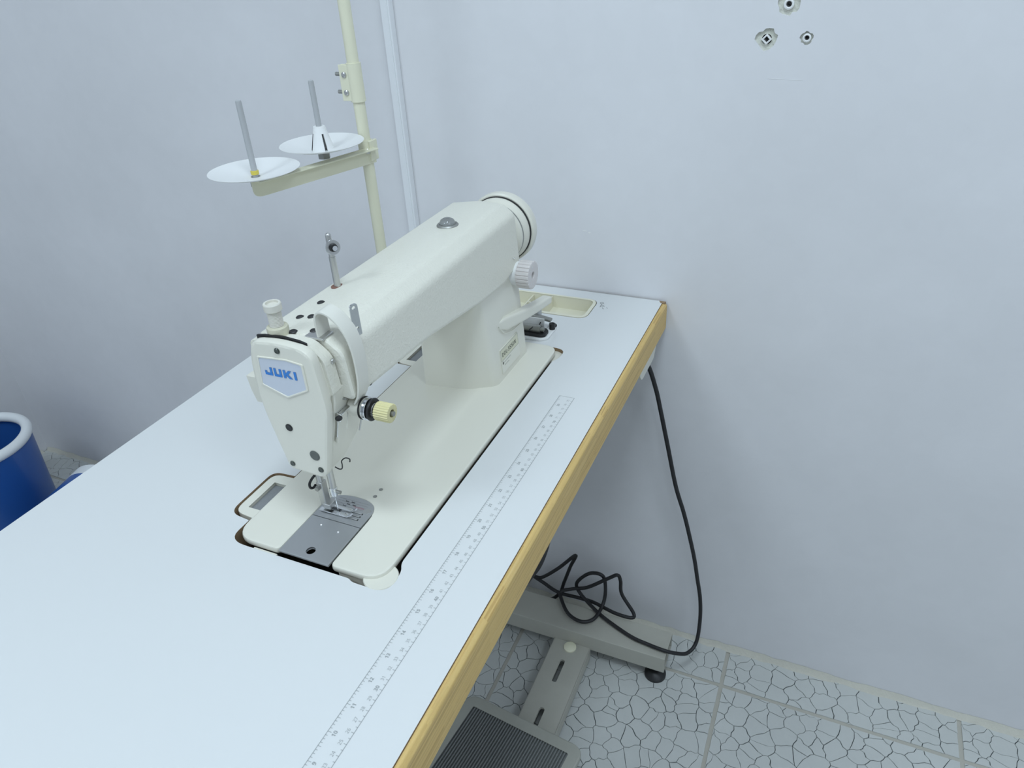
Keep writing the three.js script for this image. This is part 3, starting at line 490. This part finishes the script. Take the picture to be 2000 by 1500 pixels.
  // thread hook by the needle bar
  obj('thread_hook', tube([[0.0540, 0.0800, 0.0150], [0.0550, 0.0775, 0.0185], [0.0570, 0.0770, 0.0205], [0.0590, 0.0800, 0.0200], [0.0600, 0.0840, 0.0195], [0.0625, 0.0865, 0.0225], [0.0640, 0.0850, 0.0262], [0.0625, 0.0825, 0.0270]], 0.0006, 60, 8), M.black, sm);
  // needle bar, needle, presser bar and foot
  const nx = 0.0680, nz = -0.0065, nb = obj('needle_bar', [rod([nx, 0.036, nz], [nx, 0.085, nz], 0.0036)], M.steel, sm);
  obj('needle_clamp', lathe([[1e-5, 0], [0.003, 0], [0.0042, 0.002], [0.0042, 0.010], [0.0036, 0.011], [1e-5, 0.011]], [nx, 0.0265, nz], [nx, 1, nz]), M.chrome, nb);
  obj('clamp_screw', rod([nx, 0.0325, nz + 0.003], [nx, 0.0325, nz + 0.0085], 0.002, 0.002, 12), M.dullSteel, nb);
  obj('needle', [rod([nx, 0.006, nz], [nx, 0.028, nz], 0.0005, 0.0008, 10)], M.chrome, nb);
  const px = 0.0680, pz = -0.0215, pbr = obj('presser_bar', [rod([px, 0.030, pz], [px, 0.085, pz], 0.0038)], M.steel, sm);
  obj('bar_bushing', rod([px, 0.068, pz], [px, 0.080, pz], 0.0064), M.black, pbr);
  obj('thread_cutter_hook', tube([[px - 0.003, 0.050, pz - 0.003], [px - 0.006, 0.047, pz - 0.005], [px - 0.0085, 0.042, pz - 0.007], [px - 0.0085, 0.037, pz - 0.007], [px - 0.0055, 0.035, pz - 0.006], [px - 0.0035, 0.038, pz - 0.004]], 0.0014, 40, 8), M.black, pbr);
  const ft = obj('presser_foot', [rbox(px - 0.0042, px + 0.0042, 0.012, 0.042, pz - 0.0030, pz + 0.0045, 0.001), rbox(px - 0.0055, px + 0.0055, 0.009, 0.0155, pz + 0.001, pz + 0.010, 0.001)], M.steel, pbr);
  for (const s of [-1, 1]) {
    const path = [[pz - 0.004, 0.0068], [pz + 0.010, 0.0062], [pz + 0.028, 0.0062], [pz + 0.031, 0.0072], [pz + 0.0355, 0.0100]];
    obj('foot_toe', strap(smooth(path.map(([z, y]) => [z, y, px + s * 0.0042]), 18), 0.0052, 0.0036, px, 0.0013), M.chrome, ft);
  }
  obj('foot_screw', rod([px - 0.008, 0.036, pz], [px - 0.003, 0.036, pz], 0.0026, 0.0026, 12), M.dullSteel, ft);
  // presser lifter lever behind the head
  obj('lifter_lever', loft([[0.052, 0.173, 0.010], [0.055, 0.156, 0.0125], [0.057, 0.141, 0.010]].map(([x, y, w]) => fillet([[-0.0605, -0.5], [-0.050, -0.5], [-0.050, 0.5], [-0.0605, 0.5]], 0.001, 2).map(([z, k]) => [x + k * w, y, z]))), M.creamSmooth, sm);
  // stitch-length dial
  const dx = 0.4390, dy = 0.1275, notch = []; for (let i = 0; i < 132; i++) { const a = i / 132 * 2 * Math.PI, r = 0.0188 - ((i % 6) === 0 ? 0.0012 : 0); notch.push([dx + r * Math.cos(a), dy + r * Math.sin(a)]); }
  const dial = obj('stitch_dial', profZ(notch, 0.0505, 0.0690, 0.0012, [ring(dx, dy, 0.0044, 16)]), M.pinkPlastic, sm);
  obj('dial_hub', lathe([[1e-5, 0], [0.0160, 0], [0.0160, 0.016], [1e-5, 0.016]], [dx, dy, 0.036], [dx, dy, 1]), M.whitePlastic, dial);
  obj('dial_bore', rod([dx, dy, 0.058], [dx, dy, 0.0605], 0.0042), M.dullSteel, dial);
  const nums = canvasTex(256, 256, (g) => { g.clearRect(0, 0, 256, 256); g.fillStyle = 'rgba(250,250,250,0.95)'; g.font = 'bold 34px sans-serif'; g.textAlign = 'center'; g.textBaseline = 'middle'; for (let i = 0; i < 6; i++) { const a = Math.PI * (0.55 + i * 0.19); g.save(); g.translate(128 + Math.cos(a) * 88, 128 - Math.sin(a) * 88); g.rotate(Math.PI / 2 - a); g.fillText(String(i), 0, 0); g.restore(); } });
  const np2 = new THREE.RingGeometry(0.0045, 0.017, 40); np2.translate(dx, dy, 0.06915); obj('dial_numbers', np2, std(0xffffff, 0.5, { map: nums, transparent: true }), dial);
  slotScrew('stop_pin', sm, [0.4300, 0.1520, 0.0462], [0, 0, 1], 0.0012, M.steel);
  // reverse lever
  obj('reverse_lever', loft([[0.374, 0.0790, 0.0390, 0.004, 0.004], [0.392, 0.0755, 0.0435, 0.010, 0.006], [0.43, 0.0695, 0.0490, 0.0085, 0.0075], [0.47, 0.0640, 0.0545, 0.0068, 0.0075], [0.508, 0.0600, 0.0590, 0.0055, 0.0075], [0.512, 0.0597, 0.0593, 0.0042, 0.0062]].map(([x, y, z, h, d]) => fillet([[-1, -1], [1, -1], [1, 1], [-1, 1]], 0.5, 4).map(([u, v]) => [x, y + v * h, z + u * d])), 0.7), M.creamSmooth, sm);
  obj('lever_pocket_rim', tube([[0.372, 0.0800, 0.0462], [0.384, 0.0655, 0.0475], [0.402, 0.0590, 0.0483], [0.425, 0.0565, 0.0487], [0.448, 0.0560, 0.0490]], 0.0006, 40, 6), M.creamSmooth, sm);
  // model plate
  const label = canvasTex(512, 320, (g) => {
    g.fillStyle = '#e6e4d8'; g.fillRect(0, 0, 512, 320); g.strokeStyle = '#86877a'; g.lineWidth = 5; g.strokeRect(8, 8, 496, 146); g.fillStyle = '#d9d7c0'; g.fillRect(12, 12, 488, 138);
    g.fillStyle = '#4b4c3c'; g.font = 'bold 78px sans-serif'; g.textAlign = 'left'; g.textBaseline = 'middle'; g.fillText('DDL-5550N', 34, 84);
    g.fillStyle = '#55564a'; g.fillRect(24, 172, 30, 34); g.font = '21px sans-serif'; g.fillText('JUKI CORPORATION', 70, 190); g.fillText('TOKYO JAPAN', 70, 232);
  });
  const lp = obj('model_plate', profZ(fillet([[-0.0285, -0.0175], [0.0285, -0.0175], [0.0285, 0.0175], [-0.0285, 0.0175]], 0.001, 2), -0.0008, 0.0006), M.creamSmooth, sm);
  lp.position.set(0.3955, 0.0305, 0.0490); lp.rotation.set(-0.074, -0.010, 0);
  const lpp = new THREE.PlaneGeometry(0.0565, 0.0345); lpp.translate(0, 0, 0.0007); obj('plate_print', lpp, std(0xffffff, 0.5, { map: label }), lp);
  // handwheel
  const hw = [0.4500, 0.1690, 0.0045], he = [1, hw[1], hw[2]], wheel = obj('handwheel', lathe([[1e-5, 0.004], [0.030, 0.004], [0.036, 0.007], [0.0405, 0.012], [0.0405, 0.0165], [0.0380, 0.0175], [0.0425, 0.0230], [0.0438, 0.0285], [0.0440, 0.0318], [1e-5, 0.0318]], hw, he, 72), M.creamSmooth, sm);
  obj('shaded_groove_ring', lathe([[0.02, 0.0316], [0.0450, 0.0316], [0.0450, 0.0346], [0.02, 0.0346]], hw, he, 72), M.rubber, wheel);  // black band painted in for the shadow inside the belt groove
  obj('wheel_rim', lathe([[0.02, 0.0344], [0.0462, 0.0344], [0.0484, 0.0360], [0.0488, 0.0440], [0.0470, 0.0500], [0.035, 0.0520], [1e-5, 0.0520]], hw, he, 72), M.creamSmooth, wheel);
  obj('inner_ring', lathe([[0.030, 0.0162], [0.0406, 0.0162], [0.0408, 0.0186], [0.030, 0.0186]], hw, he, 72), M.dullSteel, wheel);
}

// ------------------------------------------------------------------ bobbin winder beside the column
{
  const t = thing('bobbin_winder', 'white and grey bobbin winder with black roller beside the machine column', 'bobbin winder', [0.515, T, 0.03]);
  const base = obj('base_plate', profY(fillet([[-0.026, -0.02], [0.022, -0.02], [0.028, 0.018], [0.022, 0.034], [-0.018, 0.034], [-0.026, 0.024]], 0.005, 4), 0, 0.004, 0.001), M.whitePlastic, t);
  obj('roller_housing', profY(fillet([[-0.022, -0.014], [-0.001, -0.014], [0.003, 0.024], [-0.004, 0.030], [-0.018, 0.030], [-0.022, 0.024]], 0.003, 3), 0.004, 0.008, 0.0008), M.black, t);
  obj('roller', [rod([-0.010, 0.0115, -0.012], [-0.010, 0.0115, 0.020], 0.0062), rod([-0.010, 0.0115, 0.020], [-0.010, 0.0115, 0.025], 0.0035)], M.dullSteel, t);
  obj('bracket', [rbox(-0.004, 0.020, 0.004, 0.0055, -0.018, 0.022, 0.0006), rbox(0.004, 0.0056, 0.004, 0.022, -0.018, 0.020, 0.0006)], M.whitePlastic, t);
  obj('lever', [rbox(0.0060, 0.0150, 0.020, 0.0240, -0.008, 0.026, 0.001)], M.dullSteel, t).rotation.x = 0.15;
  obj('lever_cap', rbox(0.014, 0.026, 0.016, 0.030, -0.004, 0.008, 0.002), M.greyPlastic, t);
  obj('clamp_screw', [rod([0.010, 0.004, 0.030], [0.010, 0.013, 0.030], 0.0045, 0.0045, 14), rod([0.018, 0.006, 0.032], [0.010, 0.012, 0.031], 0.003, 0.003, 10)], M.black, t);
  obj('wire', tube([[-0.02, 0.012, 0.004], [-0.012, 0.016, 0.010], [-0.004, 0.014, 0.014], [0.000, 0.018, 0.016]], 0.0009, 24, 6), M.black, t);
}

// ------------------------------------------------------------------ thread stand
{
  const px = 0.5063, pz = -0.2111, t = thing('thread_stand', 'ivory two-spool thread stand with white discs rising from the rear of the table', 'thread stand', [px, T, pz]);
  obj('pole', lathe([[1e-5, 0], [0.0082, 0], [0.0082, 0.335], [1e-5, 0.335]], [0, 0.0, 0], [0, 1, 0], 28), M.ivoryPaint, t);
  obj('upper_pole', lathe([[1e-5, 0.335], [0.0082, 0.335], [0.0082, 0.86], [0.006, 0.863], [1e-5, 0.863]], [0, 0, 0], [0, 1, 0], 28), M.ivoryPaint, t);
  obj('base_flange', lathe([[1e-5, 0], [0.022, 0], [0.022, 0.004], [0.012, 0.010], [0.0082, 0.012], [1e-5, 0.012]], [0, 0.0002, 0], [0, 1, 0], 28), M.ivoryPaint, t);
  // sleeve clamp joining the two tubes, with bolts
  const cl = obj('sleeve_clamp', [lathe([[0.0082, 0.324], [0.0102, 0.324], [0.0102, 0.3735], [0.0082, 0.3735]], [0, 0, 0], [0, 1, 0], 28), rbox(-0.0085, -0.0060, 0.3255, 0.3720, -0.0195, 0.004, 0.0006), rbox(-0.0025, 0.0, 0.3255, 0.3720, -0.0195, -0.006, 0.0006)], M.ivoryPaint, t);
  for (const y of [0.3365, 0.3595]) { obj('bolt_head', lathe([[1e-5, 0], [0.0038, 0], [0.0038, 0.0012], [0.002, 0.0024], [1e-5, 0.0024]], [-0.0086, y, -0.0115], [-1, y, -0.0115], 12), M.steel, cl); obj('bolt_shank', rod([-0.003, y, -0.0205], [-0.003, y, -0.0285], 0.0026, 0.0026, 10), M.dullSteel, cl); }
  // spool arm
  const ax = -0.172, az = -0.0568, dir = Math.atan2(-az, -(-ax)), L = Math.hypot(ax, az);
  const arm = obj('spool_arm', [profZ(fillet([[-0.006, 0], [L + 0.004, 0], [L + 0.012, 0.004], [L + 0.012, 0.021], [-0.006, 0.023]], [0.001, 0.008, 0.006, 0.001, 0.001], 4), -0.0012, 0.0012, 0.0004), rbox(-0.004, L + 0.006, 0.0196, 0.0216, -0.0120, 0.0012, 0.0006)], M.ivoryPaint, t);
  arm.position.set(0, 0.2400, 0.0085); arm.rotation.y = Math.atan2(-az, ax);
  const br = obj('arm_bracket', [lathe([[0.0083, 0.243], [0.0105, 0.243], [0.0105, 0.272], [0.0083, 0.272]], [0, 0, 0], [0, 1, 0], 28), rbox(-0.006, 0.013, 0.2435, 0.2715, 0.0070, 0.0115, 0.001)], M.ivoryPaint, t);
  obj('bolt_head', lathe([[1e-5, 0], [0.0036, 0], [0.0036, 0.001], [0.002, 0.0022], [1e-5, 0.0022]], [-0.0085, 0.2585, 0.0085], [-0.9, 0.2585, 0.75], 12), M.steel, br);
  const dish = [[0.006, 0.0005], [0.020, 0.0018], [0.040, 0.0052], [0.0566, 0.0102], [0.0572, 0.0110], [0.0564, 0.0112], [0.040, 0.0064], [0.020, 0.0030], [0.006, 0.0016], [0.006, 0.0005]];
  for (const [x, y, z, cone] of [[0.3366 - px, 0.2625, -0.2664 - pz, 0], [0.4470 - px, 0.2700, -0.2400 - pz, 1]]) {
    const d = obj('spool_disc', lathe(dish, [x, y, z], [x, 2, z], 72), M.whitePlastic, t);
    obj('disc_nut', lathe([[1e-5, -0.010], [0.0085, -0.010], [0.0085, 0.001], [1e-5, 0.001]], [x, y, z], [x, 2, z], 6), M.dullSteel, d);
    obj('spool_pin', lathe([[1e-5, 0.001], [0.0039, 0.001], [0.0037, 0.0920 - cone * 0.003], [0.0030, 0.0938 - cone * 0.003], [1e-5, 0.0942 - cone * 0.003]], [x, y, z], [x, 2, z], 16), M.greyPlastic, d);
    if (cone) {
      const R1 = 0.0155, R2 = 0.0078, hgt = 0.0330, secs = [];
      for (let k = 0; k < 4; k++) { const g = new THREE.LatheGeometry([[R1 - 0.0016, 0.0022], [R1, 0.0022], [R2 + (R1 - R2) * 0.28, hgt * 0.74], [R2 + (R1 - R2) * 0.28 - 0.0016, hgt * 0.74], [R1 - 0.0016, 0.0022]].map(([r, h]) => new THREE.Vector2(r, h)), 10, k * Math.PI / 2 + 0.13 - 0.62, Math.PI / 2 - 0.26); g.translate(x, y, z); secs.push(creased(g, 0.5)); }
      secs.push(lathe([[R2 + (R1 - R2) * 0.28 - 0.0016, hgt * 0.73], [R2 + (R1 - R2) * 0.28, hgt * 0.73], [R2, hgt], [0.0036, hgt], [0.0036, hgt * 0.9]], [x, y, z], [x, 2, z], 32));
      obj('spool_cone', secs, M.whitePlastic, d);
    } else obj('pin_ring', lathe([[0.0036, 0.0045], [0.0050, 0.0045], [0.0052, 0.0090], [0.0037, 0.0095]], [x, y, z], [x, 2, z], 16), M.yellowRing, d);
  }
}

// ------------------------------------------------------------------ switch box, cable, motor under the table
{
  const s = thing('switch_box', 'small white switch box hung under the front edge of the table', 'switch box', [0.60, T - 0.0476, 0.170]);
  obj('box_body', profZ(fillet([[-0.052, 0], [0.045, 0], [0.045, -0.016], [0.030, -0.034], [-0.040, -0.034], [-0.052, -0.022]], 0.005, 3), -0.04, 0.022, 0.002), M.creamSmooth, s);
  obj('box_flange', rbox(-0.055, 0.048, -0.0045, -0.0002, -0.043, 0.025, 0.001), M.creamSmooth, s);
  obj('cable_gland', lathe([[1e-5, 0], [0.0065, 0], [0.0055, 0.010], [1e-5, 0.010]], [0.018, -0.032, 0.006], [0.018, -1, 0.006]), M.creamSmooth, s);
  const hang = [[0.618, -0.084, 0.176], [0.632, -0.0985, 0.184], [0.643, -0.1466, 0.196], [0.645, -0.1856, 0.205], [0.645, -0.2617, 0.2227], [0.645, -0.3421, 0.2414], [0.645, -0.3968, 0.259], [0.645, -0.4425, 0.2717], [0.645, -0.5021, 0.2866], [0.645, -0.5524, 0.2964], [0.642, -0.602, 0.3065], [0.632, -0.650, 0.312], [0.612, -0.690, 0.312], [0.590, -0.700, 0.301], [0.573, -0.690, 0.283], [0.562, -0.679, 0.262],
    [0.565, -0.679, 0.227], [0.572, -0.679, 0.189], [0.596, -0.678, 0.129], [0.617, -0.674, 0.09], [0.634, -0.664, 0.061], [0.638, -0.644, 0.058], [0.64, -0.612, 0.084], [0.64, -0.609, 0.111], [0.636, -0.638, 0.119], [0.621, -0.668, 0.119], [0.583, -0.674, 0.112], [0.567, -0.674, 0.09], [0.577, -0.674, 0.059], [0.606, -0.670, 0.033], [0.620, -0.666, 0.028], [0.630, -0.660, 0.05], [0.628, -0.640, 0.084], [0.630, -0.600, 0.127], [0.633, -0.588, 0.144], [0.635, -0.604, 0.15], [0.634, -0.639, 0.154], [0.626, -0.676, 0.182], [0.616, -0.679, 0.179], [0.616, -0.679, 0.145], [0.627, -0.679, 0.098], [0.628, -0.679, 0.064], [0.627, -0.679, 0.019], [0.634, -0.671, -0.017], [0.635, -0.660, -0.040], [0.634, -0.657, -0.021], [0.635, -0.617, 0.017], [0.635, -0.567, 0.055], [0.640, -0.608, 0.042], [0.643, -0.66, 0.027], [0.640, -0.70, 0.015], [0.645, -0.735, -0.02], [0.645, -0.745, -0.10]].map(([x, y, z]) => [x, y + T, z]);
  const c = tag(obj('power_cable', tube(hang, 0.0037, 700, 10), M.rubber), 'black power cable hanging from the table and coiled on the stand foot', 'cable');
  c.userData.group = undefined; delete c.userData.group;
  const m = thing('clutch_motor', 'black round motor partly hidden behind the wooden table edge', 'motor', [0.472, T - 0.0476, -0.066]);
  obj('motor_body', lathe([[1e-5, -0.09], [0.078, -0.09], [0.092, -0.075], [0.095, 0.0], [0.092, 0.07], [0.06, 0.088], [1e-5, 0.088]], [0, -0.335, 0.028], [0, -0.335, 1], 48), M.rubber, m);
  obj('motor_mount', rbox(-0.05, 0.05, -0.27, 0, -0.04, 0.06, 0.004), M.rubber, m);
}

// ------------------------------------------------------------------ things on the floor behind the table
{
  const b = thing('bucket', 'blue plastic bucket with thick white rim by the corner of the walls', 'bucket', [0.405, 0.0014, -1.428]);
  obj('bucket_body', lathe([[1e-5, 0], [0.106, 0], [0.112, 0.006], [0.1225, 0.262], [0.1185, 0.264], [0.108, 0.010], [1e-5, 0.008]], [0, 0, 0], [0, 1, 0], 64), M.blue, b);
  const rim = new THREE.TorusGeometry(0.1165, 0.0125, 16, 72); rim.rotateX(Math.PI / 2); rim.translate(0, 0.266, 0); obj('rim', rim, M.rimWhite, b);
  obj('spigot', [ball(-0.052, 0.058, 0.102, 0.014), ball(-0.040, 0.050, 0.108, 0.011)], M.rimWhite, b);
  const r = thing('canister', 'blue canister with a white lid lying on its side beside the bucket', 'canister', [0.20, 0.0014, -1.118]), ca = [0, 0.0885, 0], cb = [0.4, 0.0885, -0.0944];
  obj('canister_body', lathe([[1e-5, 0], [0.078, 0], [0.086, 0.006], [0.0872, 0.012], [0.0872, 0.298], [1e-5, 0.298]], ca, cb, 48), M.blue, r);
  obj('lid', lathe([[1e-5, 0.297], [0.0878, 0.297], [0.0882, 0.330], [0.083, 0.337], [1e-5, 0.337]], ca, cb, 48), M.rimWhite, r);
}

renderer.render(scene, camera);
